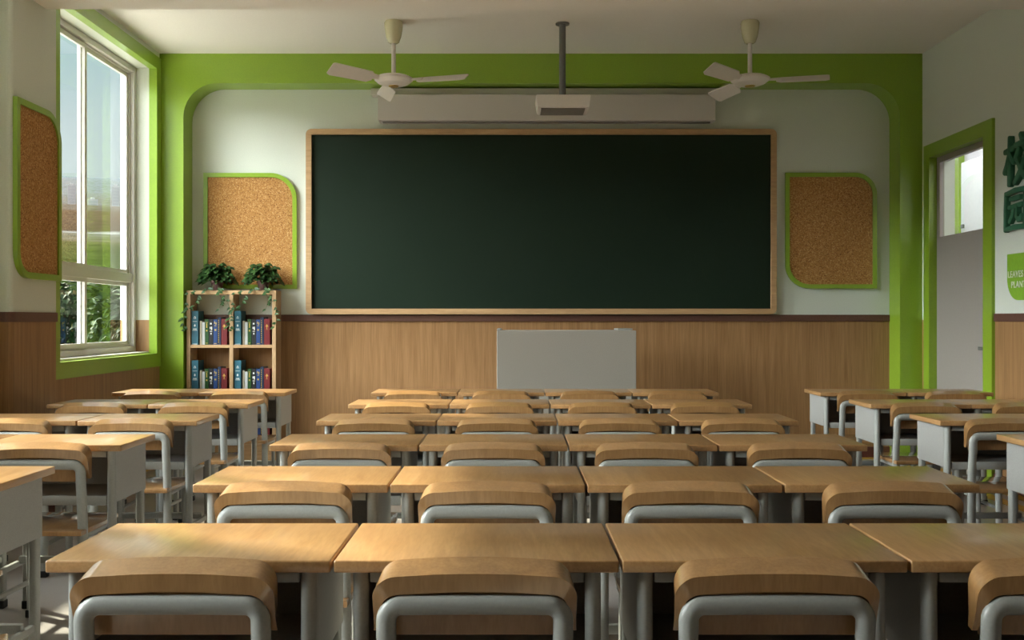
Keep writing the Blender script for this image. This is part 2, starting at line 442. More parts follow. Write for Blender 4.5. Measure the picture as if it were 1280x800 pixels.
c3 = corkboard('corkboard', .60, 1.075, .16, .20, 'narrow green-framed corkboard on the pilaster before the window')
c3.location = (XP, 6.368, 1.502); c3.rotation_euler = (0, 0, pi/2)

# ------------------------------------------------------------------ lectern
le = empty('lectern', (.434, 8.45, 0))
tag(le, 'light grey boxy teacher lectern in front of the chalkboard', 'lectern')
W2 = .555
MB().box(-W2, W2, -.30, -.275, .06, 1.165, .004).build('front_panel', M['lectern'], le)
for s_ in (-1, 1):
    MB().box(min(s_*W2, s_*(W2-.02)), max(s_*W2, s_*(W2-.02)), -.275, .28, .06, 1.165, .003).build('side_panel', M['lectern'], le)
MB().box(-W2+.02, W2-.02, -.275, .28, 1.145, 1.166, .002).build('top', M['lectern'], le)
MB().box(-W2, -W2+.035, -.30, .28, 1.167, 1.180, .003).build('edge_lip', M['metal'], le)
MB().box(W2-.12, W2, -.05, .28, 1.167, 1.180, .003).build('edge_lip', M['metal'], le)
for s_ in (-1, 1):
    MB().box(s_*.27-.25, s_*.27+.25, .281, .296, .10, 1.12, .004).build('door', M['lectern'], le)
MB().box(-W2+.03, W2-.03, -.26, .26, 0, .06).build('plinth', M['pole'], le)

# ------------------------------------------------------------------ projector and fans
pr = empty('ceiling_projector', (.400, 8.12, ZC))
tag(pr, 'white projector hung from the ceiling on a dark grey pole', 'projector')
MB().lathe([(.055,-.012),(.055,0)]).build('ceiling_plate', M['pole'], pr, smooth=40)
MB().lathe([(.026,-.60),(.026,-.011)], seg=20).build('pole', M['pole'], pr, smooth=40)
b = MB(); z0 = 2.905-ZC
b.loft([[( -.200,-.165,z0),(.200,-.165,z0),(.214,-.165,z0+.098),(-.214,-.165,z0+.098)],
        [( -.200,.16,z0),(.200,.16,z0),(.214,.16,z0+.098),(-.214,.16,z0+.098)]])
bmesh.ops.bevel(b.bm, geom=b.bm.edges[:], offset=.006, segments=2, affect='EDGES')
bd = b.build('body', M['projector'], pr, smooth=40)
v = MB().box(-.172, .172, -.13, .135, z0-.006, z0+.002, .002)
v.build('underside_panel', M['vent'], bd)
MB().tube([(.10,.155,z0+.05),(.10,.185,z0+.05)], .032, seg=20).build('lens', M['pole'], bd, smooth=40)

def fan(loc, rz, label):
    f = empty('ceiling_fan', loc)
    tag(f, label, 'ceiling fan', 'ceiling fans')
    MB().lathe([(.030,-.175),(.044,-.165),(.060,-.12),(.071,-.06),(.074,-.015),(.066,0)]).build('canopy', M['cream'], f, smooth=50)
    MB().lathe([(.0175,-.42),(.0175,-.16)], seg=16).build('downrod', M['fan'], f, smooth=40)
    z = 3.13-ZC
    MB().lathe([(.03,.055),(.05,.045),(.05,.03),(.033,.052)][:3], c=(0,0,z)).build('rod_collar', M['vent'], f, smooth=40)
    m = MB(); prof = [(.04,-.035),(.075,-.033),(.118,-.018),(.152,.008),(.155,.022),(.12,.04),(.045,.05)]
    m.lathe(prof, c=(0,0,z), seg=24).build('motor_housing', M['fan'], f, smooth=18)
    MB().lathe([(.022,-.046),(.038,-.042),(.040,-.034)], c=(0,0,z)).build('centre_cap', M['brass'], f, smooth=40)
    for k in range(3):
        a = rz + k*2*pi/3
        b = MB()
        pts = [(.20,-.030),(.235,-.058),(.57,-.066),(.60,-.052),(.605,.052),(.59,.062),(.24,.055),(.20,.030)]
        tl = radians(30)
        def T(p, dz): 
            x, y = p; yy = y*cos(tl); zz = y*sin(tl)+dz - .004
            return (x*cos(a)-yy*sin(a), x*sin(a)+yy*cos(a), z+zz+.004)
        b.loft([[T(p, -.004) for p in pts], [T(p, .004) for p in pts]])
        bl = b.build('blade', M['fan'], f)
        i = MB(); ip = [(.13,-.018),(.24,-.03),(.24,.03),(.13,.018)]
        i.loft([[T(p, .004) for p in ip], [T(p, .011) for p in ip]])
        i.build('blade_bracket', M['fan'], bl)
    return f
fan((-.933, 8.07, ZC), radians(-15), 'white three-blade ceiling fan on the left, above the chalkboard')
fan((1.875, 8.07, ZC), radians(-13), 'white three-blade ceiling fan on the right, above the chalkboard')

# ------------------------------------------------------------------ bookshelf
BX0, BX1, BY0, BY1, BZ = -2.887, -2.093, 9.08, 9.283, 1.512
sh = empty('bookshelf', ((BX0+BX1)/2, BY0, 0))
tag(sh, 'light wood open bookshelf with two columns of books against the end wall', 'bookshelf')
hw = (BX1-BX0)/2; T = .034; SD = BY1-BY0
MB().box(-hw, hw, 0, SD, BZ-T, BZ, .002).build('top_board', M['frame_h'], sh)
for s_ in (-1, 1): MB().box(min(s_*hw, s_*(hw-T)), max(s_*hw, s_*(hw-T)), .001, SD, 0, BZ-T, .002).build('side_panel', M['shelf'], sh)
MB().box(-T/2, T/2, .002, SD, .165, BZ-T, .002).build('divider', M['shelf'], sh)
levels = [1.030, .590, .165]
for z in levels: MB().box(-hw+T, hw-T, .003, SD, z-.028, z, .002).build('shelf_board', M['frame_h'], sh)
MB().box(-hw+T, hw-T, .012, .03, 0, .137, .002).build('kick_board', M['frame_h'], sh)

def colmat(name, c, r=.45): return plain(name, c, r, 0, .5, .06, 40)
BK = [('thick teal hardback book', 'teal_cover', (.025,.12,.17), .060, .300, .165, 'teal'),
      ('thin cream paperback book', 'cream_cover', (.42,.37,.27), .018, .212, .150, None),
      ('thin white paperback book', 'white_cover', (.50,.50,.50), .024, .200, .130, None),
      ('dark green hardback book', 'green_cover', (.013,.062,.010), .033, .226, .150, 'gold2'),
      ('black hardback book', 'black_cover', (.012,.012,.013), .036, .226, .150, 'white2'),
      ('royal blue hardback book', 'blue_cover', (.015,.048,.17), .035, .224, .150, 'gold3'),
      ('navy hardback book with gold spine dots', 'navy_cover', (.012,.022,.055), .028, .244, .160, 'dots'),
      ('dark red hardback book', 'red_cover', (.14,.010,.013), .050, .230, .140, 'gold1')]
proto = []
for lab, mn, c, w_, h_, d_, deco in BK:
    b = empty('book')
    cm = colmat(mn, c); t = .0025
    m = MB().box(0, t, 0, d_, 0, h_, .0006).box(w_-t, w_, 0, d_, 0, h_, .0006)
    m.box(0, w_, -.001, t, 0, h_, .0008)
    m.build('cover', cm, b)
    MB().box(t, w_-t, t, d_-.004, .003, h_-.004).build('pages', M['page'], b)
    k = MB(); c0 = w_/2; y = -.0022; yy = -.0008
    def q(x0, x1, z0, z1): k.box(x0, x1, y, yy, z0, z1)
    mt = 'gold'
    if deco == 'teal':
        mt = 'white'
        q(c0-.008, c0-.004, .236, .246); q(c0+.004, c0+.008, .236, .246); q(c0-.005, c0+.005, .246, .252); q(c0-.012, c0+.012, .232, .235)
        q(c0-.020, c0+.020, .205, .208)
        k.prism([(c0-.008,.170),(c0,.158),(c0+.008,.170),(c0,.184)], 'y', y, yy)
        q(c0-.016, c0+.016, .136, .143); q(c0-.020, c0+.020, .125, .130); q(c0-.022, c0+.022, .004, .008)
    elif deco == 'gold2':
        q(c0-.009, c0+.009, .196, .200); q(c0-.004, c0+.004, .150, .190); q(c0-.006, c0+.006, .118, .132); q(c0-.009, c0+.009, .012, .016)
    elif deco == 'white2':
        mt = 'white'
        q(c0-.008, c0+.006, .180, .194); q(c0-.010, c0-.002, .140, .158); q(c0+.001, c0+.010, .130, .160); q(c0-.010, c0+.010, .116, .122)
        q(c0-.004, c0+.005, .090, .106)
    elif deco == 'gold3':
        q(c0-.010, c0-.003, .185, .206); q(c0+.001, c0+.010, .178, .198); q(c0-.008, c0+.008, .166, .171); q(c0-.008, c0+.008, .124, .138); q(c0-.012, c0+.012, .008, .013)
    elif deco == 'dots':
        for i in range(11): q(c0-.009, c0-.004, .018+.019*i, .030+.019*i)
    elif deco == 'gold1':
        k.prism([(c0-.014,.160),(c0+.014,.160),(c0,.184)], 'y', y, yy); q(c0-.003, c0+.003, .140, .160); q(c0-.008, c0+.008, .134, .137)
    if deco: k.build('spine_lettering', M[mt], b)
    else: k.bm.free()
    proto.append(b)
used = set()
cellname = [['upper left', 'upper right'], ['middle left', 'middle right'], ['bottom left', 'bottom right']]
for r_, z in enumerate(levels):
    for c_ in range(2):
        x = (BX0+BX1)/2 + (-hw+T+.006 if c_ == 0 else T/2+.006)
        for i, (lab, mn, cc, w_, h_, d_, deco) in enumerate(BK):
            o = proto[i] if i not in used else copy_tree(proto[i]); used.add(i)
            o.location = (x, BY0+.016+(.012 if i in (1, 2) else 0), z+.0005)
            x += w_ + (.010 if i == 0 else .0035)
            tag(o, '%s in the %s compartment of the wooden bookshelf' % (lab, cellname[r_][c_]), 'book', 'books in the open bookshelf')

# ------------------------------------------------------------------ potted plants
def leaf_into(bm, c, d, up, L, W_):
    d = Vector(d).normalized(); s = d.cross(Vector(up))
    if s.length < 1e-3: s = Vector((1,0,0))
    s.normalize(); u = s.cross(d)
    c = Vector(c)
    P = lambda a, b_, h: bm.verts.new(c + d*a*L + s*b_*W_ + u*h*L)
    mid = [P(0,0,0), P(.35,0,-.04), P(.7,0,-.09), P(1.0,0,-.22)]
    lf = [P(-.08,.28,.08), P(.22,.5,.10), P(.62,.36,.02)]
    rt = [P(-.08,-.28,.08), P(.22,-.5,.10), P(.62,-.36,.02)]
    for a in ((mid[0],mid[1],lf[1],lf[0]), (mid[1],mid[2],lf[2],lf[1]), (mid[2],mid[3],lf[2])): bm.faces.new(a)
    for a in ((mid[1],mid[0],rt[0],rt[1]), (mid[2],mid[1],rt[1],rt[2]), (mid[3],mid[2],rt[2])): bm.faces.new(a)
def plant():
    rnd = random.Random(11)
    p = empty('potted_pothos')
    MB().lathe([(.036,0),(.040,.004),(.054,.070),(.060,.072),(.061,.090),(.052,.090),(.050,.074),(.006,.073)], seg=28).build('pot', M['pot'], p, smooth=40)
    MB().lathe([(.051,.070),(.051,.076)], seg=20).build('soil', M['soil'], p)
    fo = MB(); st = MB()
    for i in range(170):
        a = rnd.uniform(0, 2*pi); e = rnd.uniform(-.15, 1.45); r = rnd.uniform(.45, 1)
        px, py, pz = cos(a)*cos(e)*.155*r, sin(a)*cos(e)*.085*r, .095 + sin(e)*.150*r
        py = min(py, .035)
        d = (cos(a)*.9+rnd.uniform(-.4,.4), sin(a)*.6-.35+rnd.uniform(-.4,.4), -.1+rnd.uniform(-.5,.35))
        leaf_into(fo.bm, (px, py, pz), d, (rnd.uniform(-.3,.3), -.55, 1), rnd.uniform(.050,.068), rnd.uniform(.046,.062))
        if i % 4 == 0: st.tube([(cos(a)*.01, sin(a)*.01, .075), (px*.5, py*.5, pz*.6+.05), (px, py, pz)], .0013, seg=5)
    st.build('stem', M['vine'], p)
    fo.build('foliage', M['leaf'], p)
    # trailing vines hang over the front of the shelf (metres from the pot base)
    k = 1/141.0; yv = -.135
    vines = [[(-6,2),(-14,-3),(-18,-8),(-21,-14),(-24,-20),(-33,-24),(-36,-33),(-39,-36)],
             [(-10,2),(-22,-1),(-31,-4),(-35,-17),(-34,-27),(-37,-42),(-35,-50)],
             [(6,2),(8,-5),(11,-11),(10,-17),(7,-24)],
             [(9,2),(12,-3),(17,-13),(21,-22),(19,-30),(22,-37),(18,-46)]]
    for vi, vn in enumerate(vines):
        path = [(0, -.02, .08), (vn[0][0]*k*.6, -.06, .022)] + [(x*k, (-.104 if j == 0 else yv+rnd.uniform(-.006,.006)), z*k if j else .010) for j, (x, z) in enumerate(vn)]
        sv = MB().tube(path, .0012, seg=5).build('trailing_vine', M['vine'], p)
        lv = MB()
        for j in range(1, len(path)):
            for h in ((0, .5) if (j+vi) % 2 else (0,)):
                q0, q1 = Vector(path[j-1]), Vector(path[j]); c = q0.lerp(q1, 1-h)
                if c.z > .02: continue
                leaf_into(lv.bm, c, (rnd.choice((-1,1))*rnd.uniform(.5,1), -.25, rnd.uniform(-.7,.1)), (0, -1, .8), rnd.uniform(.032, .045), rnd.uniform(.022, .030))
        lv.build('leaves', M['leaf'], sv)
    return p
pl = plant(); pl.location = (-2.640, 9.175, BZ+.0005)
tag(pl, 'trailing pothos in a brown pot on the left half of the bookshelf', 'potted plant', 'pothos plants on the bookshelf')
pl2 = copy_tree(pl); pl2.location = (-2.228, 9.175, BZ+.0005)
tag(pl2, 'trailing pothos in a brown pot on the right half of the bookshelf', 'potted plant', 'pothos plants on the bookshelf')

# ------------------------------------------------------------------ wall characters and leaf sign (right wall)
def stroke_mesh(mb, pts, w_):
    """pts in unit square; a rounded bar per stroke; local x across the wall, z up, depth along -y"""
    P = [Vector((p[0], p[1])) for p in pts]
    out_l, out_r = [], []
    for i, p in enumerate(P):
        t = (P[min(i+1, len(P)-1)] - P[max(i-1, 0)]).normalized(); nrm = Vector((-t.y, t.x))
        ww = w_*(1 if i else .9)
        out_l.append(p + nrm*ww/2); out_r.append(p - nrm*ww/2)
    t0 = (P[1]-P[0]).normalized(); t1 = (P[-1]-P[-2]).normalized()
    cap1 = [P[-1] + t1*w_*.35*sin(a) + Vector((-t1.y, t1.x))*w_/2*cos(a) for a in (pi*.25, pi*.5, pi*.75)]
    cap0 = [P[0] - t0*w_*.35*sin(a) - Vector((-t0.y, t0.x))*w_/2*cos(a) for a in (pi*.25, pi*.5, pi*.75)]
    poly = out_l + cap1 + out_r[::-1] + cap0
    return [(v.x, v.y) for v in poly]
def character(name, strokes, w_, h_, sw, label, loc):
    root = empty(name, loc, -pi/2)      # local x runs towards the camera along the wall
    rnd = random.Random(3)
    for s_ in strokes:
        d = rnd.uniform(0, .004)
        m = MB(); poly = stroke_mesh(m, [(x*w_, y*h_) for x, y in s_], sw)
        m.prism(poly, 'y', -.036-d, -.001, bev=.004)
        m.build('stroke', M['char'], root, smooth=50)
    tag(root, label, 'wall character')
    return root
xiao = [[(.02,.72),(.40,.76)], [(.22,1.0),(.22,.5),(.20,.0)], [(.20,.66),(.12,.42),(.0,.28)], [(.24,.66),(.32,.54),(.38,.46)],
        [(.66,1.0),(.72,.88)], [(.44,.80),(.98,.84)], [(.58,.72),(.52,.60),(.44,.52)], [(.80,.74),(.88,.64),(.95,.54)],
        [(.84,.56),(.72,.30),(.55,.12),(.40,.02)], [(.52,.50),(.66,.26),(.82,.10),(1.0,.02)]]
yuan = [[(.05,.95),(.04,.5),(.02,.02)], [(.05,.93),(.5,.98),(.95,.97)], [(.95,.97),(.95,.5),(.93,.03)], [(.02,.05),(.5,.08),(.93,.06)],
        [(.28,.78),(.72,.80)], [(.20,.58),(.80,.61)], [(.42,.56),(.36,.36),(.22,.22)], [(.58,.58),(.57,.34),(.64,.24),(.80,.26),(.80,.34)]]
character('wall_character', xiao, .36, .34, .044, 'raised dark green upper character on the right wall beside the door', (XR, 7.475, 2.225))
character('wall_character', yuan, .31, .29, .036, 'raised dark green boxed lower character beside the green door casing', (XR, 7.470, 1.893))
sg = empty('leaf_sign', (XR, 7.468, 1.392), -pi/2)
tag(sg, 'green leaf-shaped sign with pale lettering on the right wall', 'sign')
MB().prism(rrect(0, .50, 0, .335, (.16, .002, .12, .002), 12), 'y', -.014, -.001, bev=.002).build('board', M['sign'], sg)
def text(body, x, z, size, parent):
    cu = bpy.data.curves.new('lettering', 'FONT'); cu.body = body; cu.size = size; cu.extrude = .0015; cu.offset = size*.014; cu.space_character = 1.08
    t = bpy.data.objects.new('tmp', cu); COL.objects.link(t)
    bpy.context.view_layer.update()
    me = bpy.data.meshes.new_from_object(t.evaluated_get(bpy.context.evaluated_depsgraph_get()))
    bpy.data.objects.remove(t)
    me.transform(Matrix.Rotation(pi/2, 4, 'X')); me.materials.clear(); me.materials.append(M['signtxt'])
    o = bpy.data.objects.new('lettering', me); COL.objects.link(o); o.parent = parent; o.location = (x, -.0165, z)
text('LEAVES', .014, .165, .066, sg)
text('PLANT', .064, .090, .066, sg)

# ------------------------------------------------------------------ desks
def make_desk():
    d = empty('school_desk')       # origin: floor, middle of the near edge
    w2, dp, zt, th = .2965, .396, .75, .026
    t = MB().box(-w2, w2, 0, dp, zt-th, zt, .004, 3)
    t.build('tabletop', M['top'], d, smooth=35)
    xs = .262                      # outer face of the side panels
    b = MB()
    for s_ in (-1, 1): b.box(min(s_*xs, s_*(xs-.004)), max(s_*xs, s_*(xs-.004)), .045, .372, .515, zt-th-.001)
    b.box(-xs+.004, xs-.004, .045, .372, .530, .535)
    b.box(-xs+.004, xs-.004, .366, .372, .530, zt-th-.001)
    b.build('storage_tray', M['panel'], d)
    MB().box(-xs+.036, xs-.036, .028, .046, .503, .542, .004).build('tray_lip', M['metal'], d, smooth=40)
    MB().box(-xs+.036, xs-.036, .030, .050, zt-th-.028, zt-th, .004).build('top_rail', M['metal'], d, smooth=40)
    for s_ in (-1, 1):
        x = s_*(xs-.017)
        l = MB().tube([(x, .040, .022), (x, .040, zt-th)], .017, .022, seg=16, up=(0,1,0)).build('leg', M['metal'], d, smooth=40)
        MB().box(x-.0165, x+.0165, .018, .062, 0, .035, .004).build('foot_cap', M['rubber'], l)
        l = MB().box(x-.014, x+.014, .335, .371, .022, .53, .007, 3).build('leg', M['metal'], d, smooth=40)
        MB().box(x-.0165, x+.0165, .331, .373, 0, .035, .004).build('foot_cap', M['rubber'], l)
        MB().box(x-.010, x+.010, .060, .336, .200, .225, .005).build('side_rail', M['metal'], d, smooth=40)
    MB().box(-xs+.02, xs-.02, .262, .287, .212, .245, .006).build('footrest', M['metal'], d, smooth=40)
    return d

def make_chair():
    c = empty('school_chair')      # origin: floor, below the rear face of the backrest
    # backrest: a panel with a deep rim curling back over the tube
    W_, zt, zb, r = .190, .750, .627, .048
    def U(w_, zt_, zb_, r_, seg=8):
        p = [(-w_, zb_), (-w_+.001, zb_+.03)]
        p += [(-w_+r_-r_*cos(k*pi/2/seg), zt_-r_+r_*sin(k*pi/2/seg)) for k in range(seg+1)]
        m = [(x, zt_+.006*(1-(x/(w_-r_))**2)) for x in (-.08, -.03, .03, .08)]
        q = [(-x, z) for x, z in p[::-1]]
        return p + m + q
    th = .036
    po = U(W_+.013, zt+.012, zb, r); pi_ = U(W_+.013-.020, zt+.012-th, zb, r-.020)
    N = len(po)
    b = MB(); rings = []
    for k in range(N):
        (ox, oz), (ix, iz) = po[k], pi_[k]
        hgt = min(1, max(0, (oz-zb)/(zt-zb)))
        yr = .016+.030*(1-hgt)**1.5       # the rim narrows towards its tips
        dr = -.020*hgt               # and dips towards the back
        tk = .55+.45*min(1, hgt*2.5)
        ix = ox+(ix-ox)*tk
        fx = .968                        # the rim is narrower at the front than at the back
        rings.append([(ox, yr, oz+dr), (ox*fx, .078, oz), (ix*fx, .078, iz), (ix, yr, iz+dr)])
    b.loft(rings)
    # panel in front plane
    pn = [(x*.965, z if k not in (0, N-1) else z-.016) for k, (x, z) in enumerate(pi_)]
    A = [b.bm.verts.new((x, .060 - (z-.7)*.12, z)) for x, z in pn]; B = [b.bm.verts.new((x, .074 - (z-.7)*.05, z)) for x, z in pn]
    for k in range(N): b.bm.faces.new((A[k], A[(k+1) % N], B[(k+1) % N], B[k]))
    b.bm.faces.new(A[::-1]); b.bm.faces.new(B)
    ed = [e for e in b.bm.edges if len(e.link_faces) == 2 and e.calc_face_angle(0) > radians(55)]
    bmesh.ops.bevel(b.bm, geom=ed, offset=.0025, segments=2, affect='EDGES')
    b.build('backrest', M['chairw'], c, smooth=35)
    # bent tube: both rear legs and the top bow in one piece
    wt, zt2, rr = .1755, .6845, .031
    path = [(-wt-.006, .020, .022), (-wt-.005, .030, .25), (-wt-.003, .034, .45), (-wt, .026, .60)]
    path += [(-wt+rr-rr*cos(k*pi/16), .022, zt2-rr+rr*sin(k*pi/16)) for k in range(9)]
    path += [(x, .022, zt2+.001) for x in (-.06, .06)]
    path += [(-x, y, z) for x, y, z in path[:13][::-1]]
    t = MB(); rings = []
    P = [Vector(p) for p in path]
    for i, p in enumerate(P):
        tt = (P[min(i+1, len(P)-1)] - P[max(i-1, 0)]).normalized()
        yv = Vector((0,1,0)) - tt*tt.y; yv.normalize(); wv = tt.cross(yv)
        rings.append([p + wv*cos(2*pi*k/16)*.0200 + yv*sin(2*pi*k/16)*.0150 for k in range(16)])
    t.loft(rings)
    fr = t.build('frame', M['metal'], c, smooth=50)
    for s_ in (-1, 1):
        MB().box(s_*.181-.022, s_*.181+.022, .002, .038, 0, .032, .004).build('foot_cap', M['rubber'], fr)
        # front leg
        x = s_*.168
        l = MB().tube([(x, .335, .022), (x, .330, .20), (x, .325, .402)], .0125, .0150, seg=14, up=(0,1,0)).build('front_leg', M['metal'], c, smooth=50)
        MB().box(x-.0155, x+.0155, .318, .352, 0, .032, .004).build('foot_cap', M['rubber'], l)
        MB().tube([(s_*.176, .03, .398), (s_*.170, .335, .400)], .011, .013, seg=12).build('seat_rail', M['metal'], c, smooth=50)
        MB().tube([(s_*.178, .03, .15), (s_*.168, .33, .15)], .009, .011, seg=12).build('side_rail', M['metal'], c, smooth=50)
    MB().tube([(-.165, .315, .392), (.165, .315, .392)], .010, seg=12).build('cross_rail', M['metal'], c, smooth=50)
    # seat board
    s = MB(); rings = []
    prof = [(-.195, -.020), (.195, -.020), (.200, .20), (.192, .360), (.17, .380), (-.17, .380), (-.192, .360), (-.200, .20)]
    s.prism(prof, 'z', .413, .433, bev=.004)
    s.build('seat', M['chairw'], c, smooth=35)
    return c

DESK, CHAIR = make_desk(), make_chair()
rows = [2.127 + .984*k for k in range(6)]
rown = ['nearest', 'second nearest', 'third nearest', 'third farthest', 'second farthest', 'farthest']
cx0 = .226
blocks = [('middle', [cx0-.9, cx0-.3, cx0+.3, cx0+.9], range(6)),
          ('window', [-2.46, -1.86], range(1, 6)),
          ('door', [2.42, 3.02], range(1, 6))]
first = True
rnd = random.Random(5)
for bn, xs, rr in blocks:
    for r_ in rr:
        for ci, x in enumerate(xs):
            if bn == 'middle':
                pos = ['leftmost of four', 'second of four from left', 'third of four from left', 'rightmost of four'][ci]
                lab = '%s in the ' + rown[r_] + ' middle row'
            else:
                pos = ['left', 'right'][ci] + ' one of two'
                lab = '%s in the ' + rown[r_] + (' row beside the windows' if bn == 'window' else ' row beside the door')
            if first: d, c = DESK, CHAIR; first = False
            else: d, c = copy_tree(DESK), copy_tree(CHAIR)
            d.location = (x, rows[r_], 0)
            c.location = (x, rows[r_]-.118, 0)
            tag(d, 'wood-topped grey desk, ' + lab % pos, 'desk', 'school desks in rows')
            tag(c, 'wood-backed grey chair, ' + lab % pos, 'chair', 'school chairs in rows')
c = copy_tree(CHAIR); c.location = (-1.247, 2.488, 0); c.rotation_euler = (0, 0, radians(116))
tag(c, 'wood-backed grey chair turned sideways in the aisle at the left photo edge', 'chair', 'school chairs in rows')

# ------------------------------------------------------------------ landscape outside the windows
def terr_h(R, az):
    """ground height by distance from the building"""
    K = [(3.3,-.35),(14,-.4),(30,.2),(60,2.6),(110,7.2),(200,14.5),(330,25.5),(600,54),(1050,104),(1500,158),(2100,240),(2700,355),(3300,360)]
    h = K[-1][1]
    for (a, ha), (b, hb) in zip(K, K[1:]):
        if R <= b:
            t = (R-a)/(b-a); t = max(0, t); h = ha+(hb-ha)*t; break
    return h
from mathutils import noise as mn
g = MB(); rings = []
RR = [3.5*(3300/3.5)**(k/110) for k in range(111)]; AZ = [radians(a) for a in range(-4, 186, 2)]
vs = []
for R in RR:
    row = []
    for a in AZ:
        x = -sin(a)*R + -3.55 - 0; y = cos(a)*R + 8.0*0 + 4
        if x > -3.45: x = -3.45
        nz = mn.fractal(Vector((x*.004, y*.004, 0)), .8, 2.2, 4)*R*.005 + mn.noise(Vector((x*.02, y*.02, 4)))*R*.004
        row.append(g.bm.verts.new((x, y, terr_h(R, a) + nz*min(1, R/60))))
    vs.append(row)
for i in range(len(RR)-1):
    for j in range(len(AZ)-1):
        g.bm.faces.new((vs[i][j], vs[i][j+1], vs[i+1][j+1], vs[i+1][j]))
def terrmat():
    m, n, l, b = nt('hillside_fields'); setb(b, (.1,.15,.05), 1, 0, 0)
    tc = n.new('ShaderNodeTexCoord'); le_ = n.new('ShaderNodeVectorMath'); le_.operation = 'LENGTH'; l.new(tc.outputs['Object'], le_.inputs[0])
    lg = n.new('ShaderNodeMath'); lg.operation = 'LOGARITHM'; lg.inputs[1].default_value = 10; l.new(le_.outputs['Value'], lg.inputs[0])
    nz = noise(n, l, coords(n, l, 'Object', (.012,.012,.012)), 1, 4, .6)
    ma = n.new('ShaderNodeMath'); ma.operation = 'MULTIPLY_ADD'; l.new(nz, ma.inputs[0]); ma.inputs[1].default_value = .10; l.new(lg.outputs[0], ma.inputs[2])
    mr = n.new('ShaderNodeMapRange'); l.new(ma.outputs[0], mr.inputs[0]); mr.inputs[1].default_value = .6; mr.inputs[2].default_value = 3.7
    g1, g2, br, br2, pale, far_haze = (.016,.027,.008), (.035,.046,.015), (.050,.036,.026), (.07,.048,.034), (.11,.11,.11), (.13,.15,.18)  # last tone is distance haze put into the colour of the hills
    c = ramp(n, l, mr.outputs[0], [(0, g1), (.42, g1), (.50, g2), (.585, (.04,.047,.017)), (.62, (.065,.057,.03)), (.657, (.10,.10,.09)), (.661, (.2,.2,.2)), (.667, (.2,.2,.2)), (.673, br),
                                   (.78, br2), (.83, (.09,.08,.075)), (.88, pale), (.93, far_haze), (1, far_haze)])
    sp = noise(n, l, coords(n, l, 'Object', (.09,.09,.09)), 1, 4, .7)
    c2 = ramp(n, l, sp, [(.3, (.35,.38,.3)), (.7, (1.0,1.0,1.0))])
    l.new(mixc(n, l, 1, c, c2, 'MULTIPLY'), b.inputs['Base Color'])
    return m
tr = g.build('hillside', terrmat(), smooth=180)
tr['kind'] = 'structure'

bm_ = plain('pale_tower_render', (.42,.41,.42), .8, 0, .2, .1, .05)
wm_ = plain('dark_tower_windows', (.33,.33,.35), .4)
rnd = random.Random(21)
def tower(az, R, w_, h_):
    a = radians(az); x, y = -sin(a)*R-3.55, cos(a)*R+4
    o = empty('apartment_tower', (x, y, terr_h(R, a)-6 + mn.fractal(Vector((x*.004, y*.004, 0)), .8, 2.2, 4)*R*.005), a)
    MB().box(-w_/2, w_/2, -9, 9, 0, h_).box(-w_/5, w_/5, -4, 4, h_, h_+3).build('body', bm_, o)
    s = MB()
    for k in range(int(h_/4)-1): s.box(-w_/2+1.2, w_/2-1.2, -9.15, -9.0, 6+k*4, 7.8+k*4)
    s.build('window_band', wm_, o)
    tag(o, 'tiny pale apartment tower in the distant town outside the window', 'building', 'distant apartment towers')
az = 17.0
while az < 36:
    tower(az, rnd.uniform(1380, 1500), rnd.uniform(9, 16), rnd.uniform(18, 34)); az += rnd.uniform(.9, 1.2)

def bushmat():
    m, n, l, b = nt('bush_leaves'); setb(b, (.03,.07,.02), .7, 0, .2)
    f = noise(n, l, coords(n, l), 2.2, 4)
    l.new(ramp(n, l, f, [(.3, (.006,.016,.005)), (.55, (.015,.035,.01)), (.75, (.045,.075,.022))]), b.inputs['Base Color'])
    return m
M['bush'] = bushmat(); M['trunk'] = plain('bush_trunk', (.06,.04,.025), .9)
def bush(seed):
    r = random.Random(seed); o = empty('garden_bush')
    t = MB().tube([(0,0,-.2),(.05,0,.5),(0,.05,1.2)], .07, seg=8).tube([(.03,0,.4),(.5,.1,1.3)], .04, seg=6).tube([(.0,0,.5),(-.5,-.1,1.2)], .04, seg=6)
    t.build('trunk', M['trunk'], o)
    f = MB()
    cl = [(r.uniform(-.9,.9), r.uniform(-.7,.7), r.uniform(.7,1.9), r.uniform(.45,.75)) for _ in range(9)]
    for cx_, cy_, cz_, cr in cl:
        for _ in range(170):
            v = Vector((r.gauss(0,1), r.gauss(0,1), r.gauss(0,1))).normalized()*cr*r.uniform(.75,1)
            leaf_into(f.bm, (cx_+v.x, cy_+v.y, cz_+v.z), (v.x+r.uniform(-.5,.5), v.y+r.uniform(-.5,.5), v.z-.3), (r.uniform(-.5,.5),r.uniform(-.5,.5),1), r.uniform(.13,.2), r.uniform(.10,.15))
    f.build('foliage', M['bush'], o)
    return o
bp = [bush(1), bush(2)]; n_b = 0
for k in range(12):
    azd = 10 + k*6.5; R = 16 if k % 2 else 22; a = radians(azd)
    o = bp[k] if k < 2 else copy_tree(bp[k % 2])
    x, y = -sin(a)*R-1.5, cos(a)*R+2
    o.location = (x, y, -.42); o.rotation_euler = (0, 0, k*1.3); s_ = 1.0+.1*((k*7) % 5)/5; o.scale = (s_, s_, s_*1.05)
    tag(o, 'dense dark green bush in the garden row outside the window', 'bush', 'garden bushes outside the window')

struct(MB().box(-13.0, XO-.02, -8, 18, -.5, -.27).build('bounce_ground', plain('pale_bounce_surface', (.62,.60,.56), .8, 0, .2, .05, 3)))  # unseen pale ground added to bounce daylight up onto the ceiling
